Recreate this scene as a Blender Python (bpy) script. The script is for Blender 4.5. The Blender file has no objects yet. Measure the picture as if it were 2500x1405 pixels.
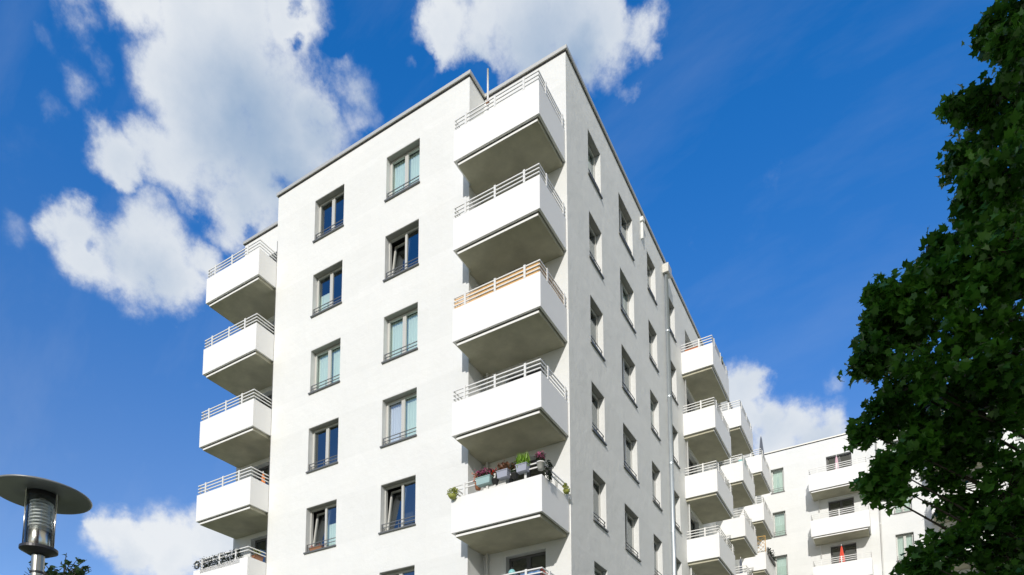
import bpy, math, random
import numpy as np
from mathutils import Vector, Matrix
random.seed(7)
rng = np.random.default_rng(11)
sc = bpy.context.scene
# ------------------------------------------------------------------ camera
cd = bpy.data.cameras.new('camera'); cam = bpy.data.objects.new('camera', cd)
sc.collection.objects.link(cam); sc.camera = cam
RT = (0.87082614, 0.49156782, -0.00478692); UP = (0.05421185, -0.08635049, 0.99478876); FW = (-0.48859279, 0.86654756, 0.10184507)
cam.matrix_world = Matrix(((RT[0], UP[0], -FW[0], 8.141), (RT[1], UP[1], -FW[1], -16.154), (RT[2], UP[2], -FW[2], 1.598), (0, 0, 0, 1)))
cd.sensor_width = 36; cd.lens = 1680.755/2500*36
cd.shift_x = -(1287.938-1250)/2500; cd.shift_y = (1814.142-702.5)/2500
cd.clip_start = 0.1; cd.clip_end = 6000
# ------------------------------------------------------------------ light
SUN_DIR = Vector((0.27, -1.0, 0.48)).normalized()      # towards the sun
elev = math.asin(SUN_DIR.z); azim = math.atan2(SUN_DIR.x, SUN_DIR.y)
sl = bpy.data.lights.new('sun', 'SUN'); sl.energy = 3.28; sl.angle = math.radians(0.5); sl.color = (1.0, 0.955, 0.895)
so = bpy.data.objects.new('sun', sl); sc.collection.objects.link(so)
so.rotation_euler = SUN_DIR.to_track_quat('Z', 'Y').to_euler()
sc.view_settings.view_transform = 'Standard'; sc.view_settings.look = 'None'
sc.view_settings.exposure = 0.0; sc.view_settings.gamma = 1.0; sc.view_settings.use_curve_mapping = False
sc.cycles.max_bounces = 7; sc.cycles.transparent_max_bounces = 12
CLOUDS=[(-0.5905,0.3148,0.7431,0.0257,1.0),(-0.5611,0.3522,0.749,0.0474,1.0),(-0.5282,0.3857,0.7565,0.0538,1.0),(-0.4892,0.4085,0.7706,0.0311,1.0),(-0.5602,0.3929,0.7293,0.051,1.0),(-0.5919,0.3617,0.7203,0.0364,1.0),(-0.5357,0.4224,0.7312,0.056,1.0),(-0.5143,0.4515,0.7292,0.0289,1.0),(-0.4625,0.4775,0.747,0.0198,0.42),(-0.464,0.4579,0.7583,0.014,0.42),(-0.4769,0.4598,0.7491,0.0177,0.4),(-0.4779,0.4852,0.7323,0.0222,0.35),(-0.5439,0.4516,0.7073,0.0519,1.0),(-0.5867,0.4146,0.6956,0.0469,1.0),(-0.6024,0.3879,0.6976,0.035,1.0),(-0.6428,0.3626,0.6748,0.026,1.0),(-0.6666,0.3441,0.6612,0.0239,1.0),(-0.6379,0.377,0.6716,0.0283,1.0),(-0.6271,0.3924,0.6729,0.0324,1.0),(-0.6167,0.4087,0.6728,0.0293,0.9),(-0.6753,0.354,0.6471,0.014,0.9),(-0.5866,0.446,0.676,0.0418,0.95),(-0.6139,0.437,0.6574,0.0306,0.9),(-0.6249,0.4461,0.6407,0.0216,0.8),(-0.6367,0.4346,0.6369,0.0155,0.6),(-0.6029,0.4602,0.6517,0.0158,0.6),(-0.5331,0.4758,0.6996,0.0229,0.7),(-0.5063,0.4786,0.7173,0.015,0.5),(-0.5579,0.4646,0.6877,0.0306,0.6),(-0.5147,0.4812,0.7096,0.0228,0.5),(-0.4593,0.4928,0.739,0.0147,0.3),(-0.4818,0.4362,0.76,0.0137,0.6),(-0.7221,0.3415,0.6016,0.0267,1.0),(-0.7332,0.3279,0.5958,0.0158,0.8),(-0.7217,0.3624,0.5898,0.0313,1.0),(-0.7052,0.392,0.5908,0.0344,1.0),(-0.6816,0.4184,0.6003,0.0372,1.0),(-0.6593,0.4318,0.6155,0.0216,0.9),(-0.6737,0.3933,0.6256,0.028,0.8),(-0.6652,0.3826,0.6412,0.0182,0.7),(-0.6853,0.4313,0.5868,0.02,0.8),(-0.7087,0.3375,0.6195,0.0122,0.8),(-0.6582,0.3069,0.6875,0.0165,0.4),(-0.665,0.3071,0.6807,0.0096,0.3),(-0.753,0.3024,0.5844,0.017,0.26),(-0.624,0.2829,0.7284,0.0205,0.46),(-0.6313,0.273,0.7259,0.0116,0.4),(-0.6849,0.2961,0.6658,0.0127,0.24),(-0.635,0.3101,0.7075,0.0141,0.28),(-0.6581,0.2705,0.7027,0.0118,0.2),(-0.3652,0.4976,0.7868,0.0273,1.0),(-0.3409,0.5205,0.7828,0.0329,1.0),(-0.3006,0.5336,0.7905,0.0443,1.0),(-0.2575,0.5572,0.7894,0.0408,1.0),(-0.2311,0.5784,0.7824,0.0327,1.0),(-0.2038,0.5868,0.7837,0.0221,0.9),(-0.2001,0.6022,0.7729,0.0132,0.7),(-0.379,0.4822,0.7898,0.0168,0.9),(-0.2525,0.5854,0.7704,0.0195,0.9),(-0.3602,0.5194,0.7749,0.0176,0.8),(-0.3315,0.5448,0.7703,0.025,0.7),(-0.295,0.5576,0.7759,0.0318,0.9),(-0.4065,0.498,0.766,0.0078,0.35),(-0.2254,0.6184,0.7528,0.011,0.38),(-0.8272,0.4516,0.3344,0.0279,1.0),(-0.8182,0.4742,0.325,0.0323,1.0),(-0.7942,0.506,0.3364,0.0404,1.0),(-0.7714,0.5349,0.3446,0.0341,1.0),(-0.7542,0.5578,0.3464,0.0298,1.0),(-0.8069,0.5049,0.3067,0.0286,0.9),(-0.8323,0.4373,0.3405,0.0168,0.9),(-0.1684,0.8366,0.5213,0.0309,1.0),(-0.1511,0.8379,0.5245,0.0211,0.95),(-0.1676,0.8517,0.4965,0.0314,1.0),(-0.1404,0.8638,0.4838,0.0264,0.9),(-0.1031,0.8727,0.4773,0.0292,0.95),(-0.0708,0.877,0.4753,0.023,0.9),(-0.1287,0.8772,0.4626,0.0338,1.0),(-0.082,0.886,0.4565,0.0352,1.0),(-0.1005,0.8605,0.4995,0.0102,0.4),(-0.0627,0.858,0.5098,0.0134,0.3),(-0.1027,0.7238,0.6823,0.0173,0.16),(-0.1954,0.7295,0.6555,0.0093,0.2)]
CLOUD_HOLE=[(-0.3608,0.5354,0.7636,0.0181,0.8),(-0.3481,0.5472,0.7612,0.0117,0.6),(-0.3802,0.5261,0.7607,0.0102,0.5),(-0.4924,0.4184,0.7632,0.0074,0.6),(-0.481,0.4034,0.7784,0.0077,0.6),(-0.2029,0.5737,0.7935,0.0133,0.6),(-0.7208,0.3584,0.5934,0.0073,0.4),(-0.3933,0.5012,0.7708,0.0106,0.4),(-0.4595,0.4473,0.7674,0.0102,0.4),(-0.4722,0.5012,0.7251,0.0113,0.3),(-0.6065,0.4634,0.6461,0.0079,0.3),(-0.5681,0.4685,0.6766,0.0097,0.3)]
CLOUD_SHADE=[(-0.5652,0.4274,0.7056,0.0688,1.0),(-0.5596,0.4663,0.6851,0.0461,1.0),(-0.5179,0.4666,0.717,0.0334,0.8),(-0.5964,0.4436,0.669,0.0344,0.7),(-0.2891,0.5556,0.7796,0.042,0.7),(-0.26,0.5816,0.7708,0.0249,0.8),(-0.6944,0.4179,0.5858,0.0316,0.6),(-0.7059,0.3878,0.5927,0.0228,0.4),(-0.0822,0.887,0.4544,0.0329,0.5),(-0.1368,0.8694,0.4747,0.0289,0.4),(-0.8301,0.4673,0.3043,0.0276,0.5),(-0.351,0.5359,0.7678,0.0215,0.6),(-0.4582,0.4821,0.7468,0.0217,0.6)]
def build_world():
    w = bpy.data.worlds.new('World'); sc.world = w; w.use_nodes = True
    nt = w.node_tree; nt.nodes.clear(); N = nt.nodes.new; L = nt.links.new
    out = N('ShaderNodeOutputWorld'); bg = N('ShaderNodeBackground'); L(bg.outputs[0], out.inputs[0])
    sky = N('ShaderNodeTexSky'); sky.sky_type = 'NISHITA'; sky.sun_disc = False
    sky.sun_elevation = elev; sky.sun_rotation = azim; sky.altitude = 200; sky.air_density = 1.0; sky.dust_density = 0.25; sky.ozone_density = 4.0
    hs = N('ShaderNodeHueSaturation'); hs.inputs['Saturation'].default_value = 1.10; hs.inputs['Value'].default_value = 1.25; mu = N('ShaderNodeMix'); mu.data_type = 'RGBA'; mu.blend_type = 'MULTIPLY'; mu.inputs[0].default_value = 1; mu.inputs[7].default_value = (.72, 1.22, 1.66, 1); L(sky.outputs[0], mu.inputs[6]); L(mu.outputs[2], hs.inputs['Color']); MU = mu
    tc = N('ShaderNodeTexCoord')
    def math_(op, a, b=None, c=None, clamp=False):
        m = N('ShaderNodeMath'); m.operation = op; m.use_clamp = clamp
        for i, v in enumerate((a, b, c)):
            if v is None: continue
            if isinstance(v, (int, float)): m.inputs[i].default_value = v
            else: L(v, m.inputs[i])
        return m.outputs[0]
    def noise(scale, detail, rough, src):
        n = N('ShaderNodeTexNoise'); n.inputs['Scale'].default_value = scale; n.inputs['Detail'].default_value = detail
        n.inputs['Roughness'].default_value = rough; L(src, n.inputs['Vector']); return n
    nrm = N('ShaderNodeVectorMath'); nrm.operation = 'NORMALIZE'; L(tc.outputs['Generated'], nrm.inputs[0])
    d0 = nrm.outputs[0]
    sx = N('ShaderNodeSeparateXYZ'); L(d0, sx.inputs[0]); ez = N('ShaderNodeMapRange'); ez.interpolation_type = 'SMOOTHSTEP'; L(sx.outputs[2], ez.inputs['Value'])
    ez.inputs['From Min'].default_value = .30; ez.inputs['From Max'].default_value = .80
    tn = N('ShaderNodeMix'); tn.data_type = 'RGBA'; L(ez.outputs[0], tn.inputs[0]); tn.inputs[6].default_value = (1.38, 1.30, 1.40, 1); tn.inputs[7].default_value = (.86, 1.42, 1.92, 1); L(tn.outputs[2], MU.inputs[7])
    n1 = noise(13.0, 6.0, 0.62, d0)
    sub = N('ShaderNodeVectorMath'); sub.operation = 'SUBTRACT'; L(n1.outputs['Color'], sub.inputs[0]); sub.inputs[1].default_value = (.5, .5, .5)
    scl = N('ShaderNodeVectorMath'); scl.operation = 'SCALE'; L(sub.outputs[0], scl.inputs[0]); scl.inputs['Scale'].default_value = 0.06
    add = N('ShaderNodeVectorMath'); add.operation = 'ADD'; L(d0, add.inputs[0]); L(scl.outputs[0], add.inputs[1])
    dv = add.outputs[0]
    acc = None
    for x, y, z, r, a in CLOUDS:
        dn = N('ShaderNodeVectorMath'); dn.operation = 'DISTANCE'; L(dv, dn.inputs[0]); dn.inputs[1].default_value = (x, y, z)
        mr = N('ShaderNodeMapRange'); mr.interpolation_type = 'SMOOTHSTEP'; L(dn.outputs['Value'], mr.inputs['Value'])
        mr.inputs['From Min'].default_value = r*1.75; mr.inputs['From Max'].default_value = r*0.2
        mr.inputs['To Min'].default_value = 0; mr.inputs['To Max'].default_value = a
        acc = mr.outputs[0] if acc is None else math_('SMOOTH_MAX', acc, mr.outputs[0], 0.10)
    for x, y, z, r, a in CLOUD_HOLE:
        dn = N('ShaderNodeVectorMath'); dn.operation = 'DISTANCE'; L(dv, dn.inputs[0]); dn.inputs[1].default_value = (x, y, z)
        mr = N('ShaderNodeMapRange'); mr.interpolation_type = 'SMOOTHSTEP'; L(dn.outputs['Value'], mr.inputs['Value'])
        mr.inputs['From Min'].default_value = r*1.6; mr.inputs['From Max'].default_value = r*0.2; mr.inputs['To Min'].default_value = 0; mr.inputs['To Max'].default_value = a
        acc = math_('SUBTRACT', acc, mr.outputs[0])
    n2 = noise(15.0, 10.0, 0.66, d0)
    gate = math_('MULTIPLY_ADD', acc, 2.0, 0.05, clamp=True)
    dens = math_('ADD', acc, math_('MULTIPLY', math_('MULTIPLY', math_('SUBTRACT', n2.outputs['Fac'], 0.5), 1.9), gate))
    sh = None
    for x, y, z, r, a in CLOUD_SHADE:
        dn = N('ShaderNodeVectorMath'); dn.operation = 'DISTANCE'; L(dv, dn.inputs[0]); dn.inputs[1].default_value = (x, y, z)
        mr = N('ShaderNodeMapRange'); mr.interpolation_type = 'SMOOTHSTEP'; L(dn.outputs['Value'], mr.inputs['Value'])
        mr.inputs['From Min'].default_value = r*1.5; mr.inputs['From Max'].default_value = r*0.1
        mr.inputs['To Min'].default_value = 0; mr.inputs['To Max'].default_value = a
        sh = mr.outputs[0] if sh is None else math_('SMOOTH_MAX', sh, mr.outputs[0], 0.08)
    am = N('ShaderNodeMapRange'); am.interpolation_type = 'SMOOTHSTEP'; L(dens, am.inputs['Value'])
    am.inputs['From Min'].default_value = 0.10; am.inputs['From Max'].default_value = 0.90; am.inputs['To Max'].default_value = 0.97
    n3 = noise(5.0, 5.0, 0.55, d0)
    tone = math_('ADD', math_('MULTIPLY', sh, 0.72), math_('ADD', math_('MULTIPLY', dens, 0.22), math_('MULTIPLY', math_('SUBTRACT', n3.outputs['Fac'], 0.5), 1.3)))
    tm = N('ShaderNodeMapRange'); L(tone, tm.inputs['Value']); tm.inputs['From Min'].default_value = 0.05; tm.inputs['From Max'].default_value = 1.05
    # faint high streaks of haze
    mp = N('ShaderNodeMapping'); mp.inputs['Rotation'].default_value = (.4, .2, .9); mp.inputs['Scale'].default_value = (1, 5, 2.2); L(d0, mp.inputs[0])
    n5 = noise(2.2, 7.0, .6, mp.outputs[0]); st = N('ShaderNodeMapRange'); L(n5.outputs['Fac'], st.inputs['Value'])
    st.inputs['From Min'].default_value = .48; st.inputs['From Max'].default_value = .78; st.inputs['To Max'].default_value = .07
    al = math_('MAXIMUM', am.outputs[0], st.outputs[0])
    cc = N('ShaderNodeMix'); cc.data_type = 'RGBA'; L(tm.outputs[0], cc.inputs[0])
    k = 1/0.1
    cc.inputs[6].default_value = (.84*k, .87*k, .90*k, 1); cc.inputs[7].default_value = (.34*k, .46*k, .63*k, 1)
    mx = N('ShaderNodeMix'); mx.data_type = 'RGBA'; L(al, mx.inputs[0]); L(hs.outputs[0], mx.inputs[6]); L(cc.outputs[2], mx.inputs[7])
    # unseen grey cloud bank, added behind the viewer to neutralise the fill light
    ab = None
    for x, y, z, r in ((.8, 0, .6, .5), (.6, -.7, .4, .45), (.95, .2, .2, .35), (.1, -.85, .5, .45), (-.3, -.9, .2, .3), (.35, -.25, .9, .42), (-.93, -.35, .1, .22)):
        v = Vector((x, y, z)).normalized()
        dn = N('ShaderNodeVectorMath'); dn.operation = 'DISTANCE'; L(dv, dn.inputs[0]); dn.inputs[1].default_value = v
        mr = N('ShaderNodeMapRange'); mr.interpolation_type = 'SMOOTHSTEP'; L(dn.outputs['Value'], mr.inputs['Value'])
        mr.inputs['From Min'].default_value = r*1.2; mr.inputs['From Max'].default_value = r*.5
        ab = mr.outputs[0] if ab is None else math_('MAXIMUM', ab, mr.outputs[0])
    a2 = N('ShaderNodeMapRange'); a2.interpolation_type = 'SMOOTHSTEP'; L(math_('ADD', ab, math_('MULTIPLY', math_('SUBTRACT', n3.outputs['Fac'], 0.5), 1.2)), a2.inputs['Value'])
    a2.inputs['From Min'].default_value = .35; a2.inputs['From Max'].default_value = .8
    m2 = N('ShaderNodeMix'); m2.data_type = 'RGBA'; L(a2.outputs[0], m2.inputs[0]); L(mx.outputs[2], m2.inputs[6]); m2.inputs[7].default_value = (.60*k, .56*k, .47*k, 1)
    L(m2.outputs[2], bg.inputs['Color']); bg.inputs['Strength'].default_value = 0.1
    w.cycles.sampling_method = 'MANUAL'; w.cycles.sample_map_resolution = 512
build_world()
# ------------------------------------------------------------------ materials
MATS = {}
def mat(name, col, rough=0.8, metal=0.0, noise=None, bump=None, spec=0.5, trans=0.0, attr=False):
    m = bpy.data.materials.new(name); m.use_nodes = True; nt = m.node_tree; b = nt.nodes['Principled BSDF']
    b.inputs['Base Color'].default_value = (*col, 1); b.inputs['Roughness'].default_value = rough; b.inputs['Metallic'].default_value = metal
    b.inputs['Specular IOR Level'].default_value = spec
    N = nt.nodes.new; L = nt.links.new
    tc = N('ShaderNodeTexCoord')
    if noise:
        mixn = N('ShaderNodeMix'); mixn.data_type = 'RGBA'; mixn.inputs[6].default_value = (*[c*(1-noise[1]) for c in col], 1); mixn.inputs[7].default_value = (*[min(1, c*(1+noise[1])) for c in col], 1)
        n = N('ShaderNodeTexNoise'); n.inputs['Scale'].default_value = noise[0]; n.inputs['Detail'].default_value = 6; n.inputs['Roughness'].default_value = .65
        mp = N('ShaderNodeMapping'); mp.inputs['Scale'].default_value = noise[2] if len(noise) > 2 else (1, 1, 1)
        L(tc.outputs['Object'], mp.inputs[0]); L(mp.outputs[0], n.inputs['Vector'])
        r = N('ShaderNodeMapRange'); r.inputs['From Min'].default_value = .3; r.inputs['From Max'].default_value = .7; L(n.outputs['Fac'], r.inputs['Value'])
        L(r.outputs[0], mixn.inputs[0]); L(mixn.outputs[2], b.inputs['Base Color'])
    if bump:
        n = N('ShaderNodeTexNoise'); n.inputs['Scale'].default_value = bump[0]; n.inputs['Detail'].default_value = 4; L(tc.outputs['Object'], n.inputs['Vector'])
        bm = N('ShaderNodeBump'); bm.inputs['Strength'].default_value = bump[1]; bm.inputs['Distance'].default_value = bump[2]
        L(n.outputs['Fac'], bm.inputs['Height']); L(bm.outputs[0], b.inputs['Normal'])
    MATS[name] = m; return m
def leafmat(name, c1, c2, rough=.45, tr=.35, scale=.9):
    m = bpy.data.materials.new(name); m.use_nodes = True; nt = m.node_tree; b = nt.nodes['Principled BSDF']; N = nt.nodes.new; L = nt.links.new
    g = N('ShaderNodeNewGeometry'); mx = N('ShaderNodeMix'); mx.data_type = 'RGBA'; mx.inputs[6].default_value = (*c1, 1); mx.inputs[7].default_value = (*c2, 1)
    tcl = N('ShaderNodeTexCoord'); nl = N('ShaderNodeTexNoise'); nl.inputs['Scale'].default_value = scale; nl.inputs['Detail'].default_value = 2; L(tcl.outputs['Object'], nl.inputs['Vector'])
    rl_ = N('ShaderNodeMapRange'); L(nl.outputs['Fac'], rl_.inputs['Value']); rl_.inputs['From Min'].default_value = .38; rl_.inputs['From Max'].default_value = .66
    av = N('ShaderNodeMath'); av.operation = 'MULTIPLY_ADD'; L(g.outputs['Random Per Island'], av.inputs[0]); av.inputs[1].default_value = .5; ml_ = N('ShaderNodeMath'); ml_.operation = 'MULTIPLY'; L(rl_.outputs[0], ml_.inputs[0]); ml_.inputs[1].default_value = .5; L(ml_.outputs[0], av.inputs[2])
    L(av.outputs[0], mx.inputs[0]); L(mx.outputs[2], b.inputs['Base Color']); b.inputs['Roughness'].default_value = rough
    t = N('ShaderNodeBsdfTranslucent'); L(mx.outputs[2], t.inputs['Color']); ms = N('ShaderNodeMixShader'); ms.inputs[0].default_value = tr
    L(b.outputs[0], ms.inputs[1]); L(t.outputs[0], ms.inputs[2]); L(ms.outputs[0], nt.nodes['Material Output'].inputs['Surface'])
    MATS[name] = m; return m
def glassmat(name, tint, refl):
    m = bpy.data.materials.new(name); m.use_nodes = True; nt = m.node_tree; nt.nodes.clear(); N = nt.nodes.new; L = nt.links.new
    o = N('ShaderNodeOutputMaterial'); t = N('ShaderNodeBsdfTransparent'); t.inputs[0].default_value = (*tint, 1)
    gl = N('ShaderNodeBsdfGlossy'); gl.inputs['Roughness'].default_value = .015; gl.inputs['Color'].default_value = (.9, .97, 1, 1)
    fr = N('ShaderNodeFresnel'); fr.inputs[0].default_value = 1.5
    mr = N('ShaderNodeMapRange'); mr.inputs['To Min'].default_value = refl; mr.inputs['To Max'].default_value = 1.0; L(fr.outputs[0], mr.inputs['Value'])
    ms = N('ShaderNodeMixShader'); L(mr.outputs[0], ms.inputs[0]); L(t.outputs[0], ms.inputs[1]); L(gl.outputs[0], ms.inputs[2]); L(ms.outputs[0], o.inputs[0])
    MATS[name] = m; return m
def stucco():
    # mineral render over insulation boards: board joints in faint tone, trowel sweeps in faint relief
    m = mat('render_wall', (.80, .80, .775), .92, bump=None, spec=.2); nt = m.node_tree; N = nt.nodes.new; L = nt.links.new; b = nt.nodes['Principled BSDF']
    tc = N('ShaderNodeTexCoord')
    def nz(s, d, r, scale=(1, 1, 1)):
        mp = N('ShaderNodeMapping'); mp.inputs['Scale'].default_value = scale; L(tc.outputs['Object'], mp.inputs[0])
        n = N('ShaderNodeTexNoise'); n.inputs['Scale'].default_value = s; n.inputs['Detail'].default_value = d; n.inputs['Roughness'].default_value = r; L(mp.outputs[0], n.inputs['Vector']); return n
    a = nz(.8, 6, .7, (1, 1, .5)); c = nz(2.2, 6, .6); f = nz(60, 3, .6)
    mx = N('ShaderNodeMix'); mx.data_type = 'RGBA'; mx.inputs[6].default_value = (.772, .782, .770, 1); mx.inputs[7].default_value = (.792, .802, .790, 1)
    r = N('ShaderNodeMapRange'); r.inputs['From Min'].default_value = .35; r.inputs['From Max'].default_value = .65; L(a.outputs['Fac'], r.inputs['Value']); L(r.outputs[0], mx.inputs[0]); L(mx.outputs[2], b.inputs['Base Color'])
    s = N('ShaderNodeMath'); s.operation = 'MULTIPLY_ADD'; L(f.outputs['Fac'], s.inputs[0]); s.inputs[1].default_value = .05; L(c.outputs['Fac'], s.inputs[2])
    sp = N('ShaderNodeSeparateXYZ'); L(tc.outputs['Object'], sp.inputs[0]); ad = N('ShaderNodeMath'); ad.operation = 'ADD'; L(sp.outputs[0], ad.inputs[0]); L(sp.outputs[1], ad.inputs[1])
    cm = N('ShaderNodeCombineXYZ'); L(ad.outputs[0], cm.inputs[0]); L(sp.outputs[2], cm.inputs[1])
    br = N('ShaderNodeTexBrick'); L(cm.outputs[0], br.inputs['Vector']); br.inputs['Scale'].default_value = 1; br.inputs['Brick Width'].default_value = 1.0; br.inputs['Row Height'].default_value = .5; br.inputs['Mortar Size'].default_value = .012; br.inputs['Mortar Smooth'].default_value = 1
    br.inputs['Color1'].default_value = (1, 1, 1, 1); br.inputs['Color2'].default_value = (.975, .976, .975, 1); br.inputs['Mortar'].default_value = (.965, .965, .96, 1)
    ml = N('ShaderNodeMix'); ml.data_type = 'RGBA'; ml.blend_type = 'MULTIPLY'; ml.inputs[0].default_value = 1; L(mx.outputs[2], ml.inputs[6]); L(br.outputs['Color'], ml.inputs[7]); L(ml.outputs[2], b.inputs['Base Color'])
    zf = N('ShaderNodeMath'); zf.operation = 'ADD'; L(sp.outputs[2], zf.inputs[0]); zf.inputs[1].default_value = -23.78+2.9*9
    zm = N('ShaderNodeMath'); zm.operation = 'MODULO'; L(zf.outputs[0], zm.inputs[0]); zm.inputs[1].default_value = 2.9
    zg = N('ShaderNodeMath'); zg.operation = 'GREATER_THAN'; L(zm.outputs[0], zg.inputs[0]); zg.inputs[1].default_value = 1.25
    m3 = N('ShaderNodeMix'); m3.data_type = 'RGBA'; m3.blend_type = 'MULTIPLY'; L(zg.outputs[0], m3.inputs[0]); L(ml.outputs[2], m3.inputs[6]); m3.inputs[7].default_value = (.975, .976, .975, 1); L(m3.outputs[2], b.inputs['Base Color'])
    bm = N('ShaderNodeBump'); bm.inputs['Strength'].default_value = .6; bm.inputs['Distance'].default_value = .04; L(s.outputs[0], bm.inputs['Height']); L(bm.outputs[0], b.inputs['Normal'])
stucco()
mat('panel_white', (.86, .86, .85), .55, noise=(1.5, .02), spec=.4)
mat('concrete', (.50, .48, .37), .9, noise=(1.6, .16), bump=(30, .3, .01), spec=.2)
mat('rail_white', (.78, .78, .76), .4)
mat('frame_grey', (.56, .56, .53), .45)
mat('lintel_shade', (.30, .30, .28), .6)  # shade tone for the lintel undersides
mat('sill_grey', (.16, .165, .16), .45, metal=.3)
mat('rail_grey', (.22, .22, .21), .4, metal=.4)
mat('coping_metal', (.60, .59, .54), .55, metal=.6)
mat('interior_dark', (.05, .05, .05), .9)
mat('curtain_mint', (.70, .79, .75), .9)
mat('curtain_mauve', (.72, .72, .80), .9)
mat('door_dark', (.10, .10, .10), .5)
mat('pipe_zinc', (.55, .60, .64), .35, metal=.5)
mat('pipe_white', (.75, .75, .73), .5)
mat('roof_felt', (.10, .10, .10), .95)
mat('steel', (.62, .60, .56), .22, metal=1.0, noise=(6, .08))
mat('steel_pale', (.27, .285, .29), .4, metal=.35, noise=(4, .06))
mat('pole_steel', (.36, .37, .34), .35, metal=.8, noise=(5, .1))
mat('dark_steel', (.05, .05, .055), .4, metal=.5)
mat('louvre', (.85, .87, .86), .3, metal=.35)
mat('grass', (.17, .18, .08), .95, noise=(.7, .35), bump=(40, .6, .03))
mat('paving', (.33, .32, .30), .9, noise=(2, .12))
mat('reed', (.70, .42, .16), .85, noise=(20, .25, (1, 1, 9)))
mat('plant_box_teal', (.35, .50, .50), .5); mat('plant_box_grey', (.36, .38, .46), .55); mat('plant_box_dark', (.06, .06, .06), .5)
mat('plant_box_brown', (.30, .14, .07), .6); mat('terracotta', (.62, .25, .13), .7); mat('pot_white', (.75, .75, .72), .4)
mat('fabric_red', (.72, .09, .05), .8); mat('fabric_pink', (.72, .50, .56), .85); mat('fabric_grey', (.13, .15, .19), .85); mat('fabric_orange', (.78, .27, .08), .8)
mat('wood_yellow', (.60, .36, .10), .75); mat('blue_plastic', (.08, .20, .42), .4); mat('teal_plastic', (.25, .55, .55), .4)
mat('bark', (.085, .07, .05), .95, noise=(5, .3, (1, 1, .3)), bump=(14, .8, .04))
mat('soil', (.05, .035, .025), .95)
leafmat('maple_leaf', (.024, .088, .010), (.13, .34, .03), rough=.38, tr=.4)
leafmat('shrub_leaf', (.02, .05, .015), (.05, .10, .03)); leafmat('fir_leaf', (.010, .022, .012), (.035, .06, .035))
leafmat('grass_leaf', (.16, .34, .02), (.30, .48, .05)); leafmat('lime_leaf', (.30, .36, .05), (.50, .52, .15))
leafmat('pink_flower', (.60, .08, .25), (.75, .30, .45)); leafmat('brown_leaf', (.22, .09, .05), (.35, .22, .12)); leafmat('salmon_flower', (.75, .30, .20), (.80, .55, .40)); leafmat('red_flower', (.60, .04, .03), (.75, .10, .06))
glassmat('window_glass', (.87, .93, .91), .17); glassmat('lamp_glass', (.96, .98, .98), .02)
# ------------------------------------------------------------------ mesh helpers
class MB:
    def __init__(s): s.v = []; s.f = []; s.m = []
    def quad(s, a, b, c, d, mi=0):
        n = len(s.v); s.v += [a, b, c, d]; s.f.append((n, n+1, n+2, n+3)); s.m.append(mi)
    def box(s, x0, x1, y0, y1, z0, z1, mi=0):
        n = len(s.v); s.v += [(x, y, z) for z in (z0, z1) for y in (y0, y1) for x in (x0, x1)]
        for q in ((0, 2, 3, 1), (4, 5, 7, 6), (0, 1, 5, 4), (2, 6, 7, 3), (0, 4, 6, 2), (1, 3, 7, 5)): s.f.append(tuple(n+i for i in q)); s.m.append(mi)
    def tube(s, pts, rad, seg=8, mi=0, caps=True):
        pts = [Vector(p) for p in pts]; rad = rad if isinstance(rad, (list, tuple)) else [rad]*len(pts)
        t0 = (pts[-1]-pts[0]).normalized(); ref = Vector((0, 0, 1)) if abs(t0.z) < .9 else Vector((1, 0, 0)); b = len(s.v)
        for i, p in enumerate(pts):
            t = (pts[min(i+1, len(pts)-1)]-pts[max(i-1, 0)]).normalized(); x = t.cross(ref).normalized(); y = t.cross(x)
            for k in range(seg):
                a = 2*math.pi*k/seg; s.v.append(tuple(p+(x*math.cos(a)+y*math.sin(a))*rad[i]))
        for i in range(len(pts)-1):
            for k in range(seg):
                k2 = (k+1) % seg; s.f.append((b+i*seg+k, b+i*seg+k2, b+(i+1)*seg+k2, b+(i+1)*seg+k)); s.m.append(mi)
        if caps:
            s.f.append(tuple(b+k for k in range(seg))); s.f.append(tuple(b+(len(pts)-1)*seg+k for k in reversed(range(seg)))); s.m += [mi, mi]
    def lathe(s, prof, seg=48, c=(0, 0), mi=0):
        b = len(s.v)
        for r, z in prof:
            for k in range(seg):
                a = 2*math.pi*k/seg; s.v.append((c[0]+r*math.cos(a), c[1]+r*math.sin(a), z))
        for i in range(len(prof)-1):
            for k in range(seg):
                k2 = (k+1) % seg; s.f.append((b+i*seg+k, b+i*seg+k2, b+(i+1)*seg+k2, b+(i+1)*seg+k)); s.m.append(mi)
    def mesh(s, name, mats, smooth=False, merge=False):
        me = bpy.data.meshes.new(name); me.from_pydata([tuple(v) for v in s.v], [], s.f)
        for m in (mats if isinstance(mats, (list, tuple)) else [mats]): me.materials.append(MATS[m])
        me.polygons.foreach_set('material_index', s.m)
        if smooth: me.polygons.foreach_set('use_smooth', [True]*len(me.polygons))
        me.update()
        if merge:
            import bmesh
            bm = bmesh.new(); bm.from_mesh(me); bmesh.ops.remove_doubles(bm, verts=bm.verts, dist=1e-5); bm.to_mesh(me); bm.free()
        return me
    def build(s, name, mats, parent=None, smooth=False, loc=None, rotz=0, merge=False):
        return link(name, s.mesh(name, mats, smooth, merge), parent, loc, rotz)
def link(name, me, parent=None, loc=None, rotz=0):
    o = bpy.data.objects.new(name, me); sc.collection.objects.link(o)
    if parent is not None: o.parent = parent
    if loc is not None: o.location = loc
    if rotz: o.rotation_euler = (0, 0, rotz)
    return o
def thing(name, label, cat, loc=(0, 0, 0), rotz=0, group=None):
    o = bpy.data.objects.new(name, None); sc.collection.objects.link(o); o.empty_display_size = .2
    o.location = loc; o.rotation_euler = (0, 0, rotz); o['label'] = label; o['category'] = cat
    if group: o['group'] = group
    return o
def struct(o, kind='structure'): o['kind'] = kind; return o
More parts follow.
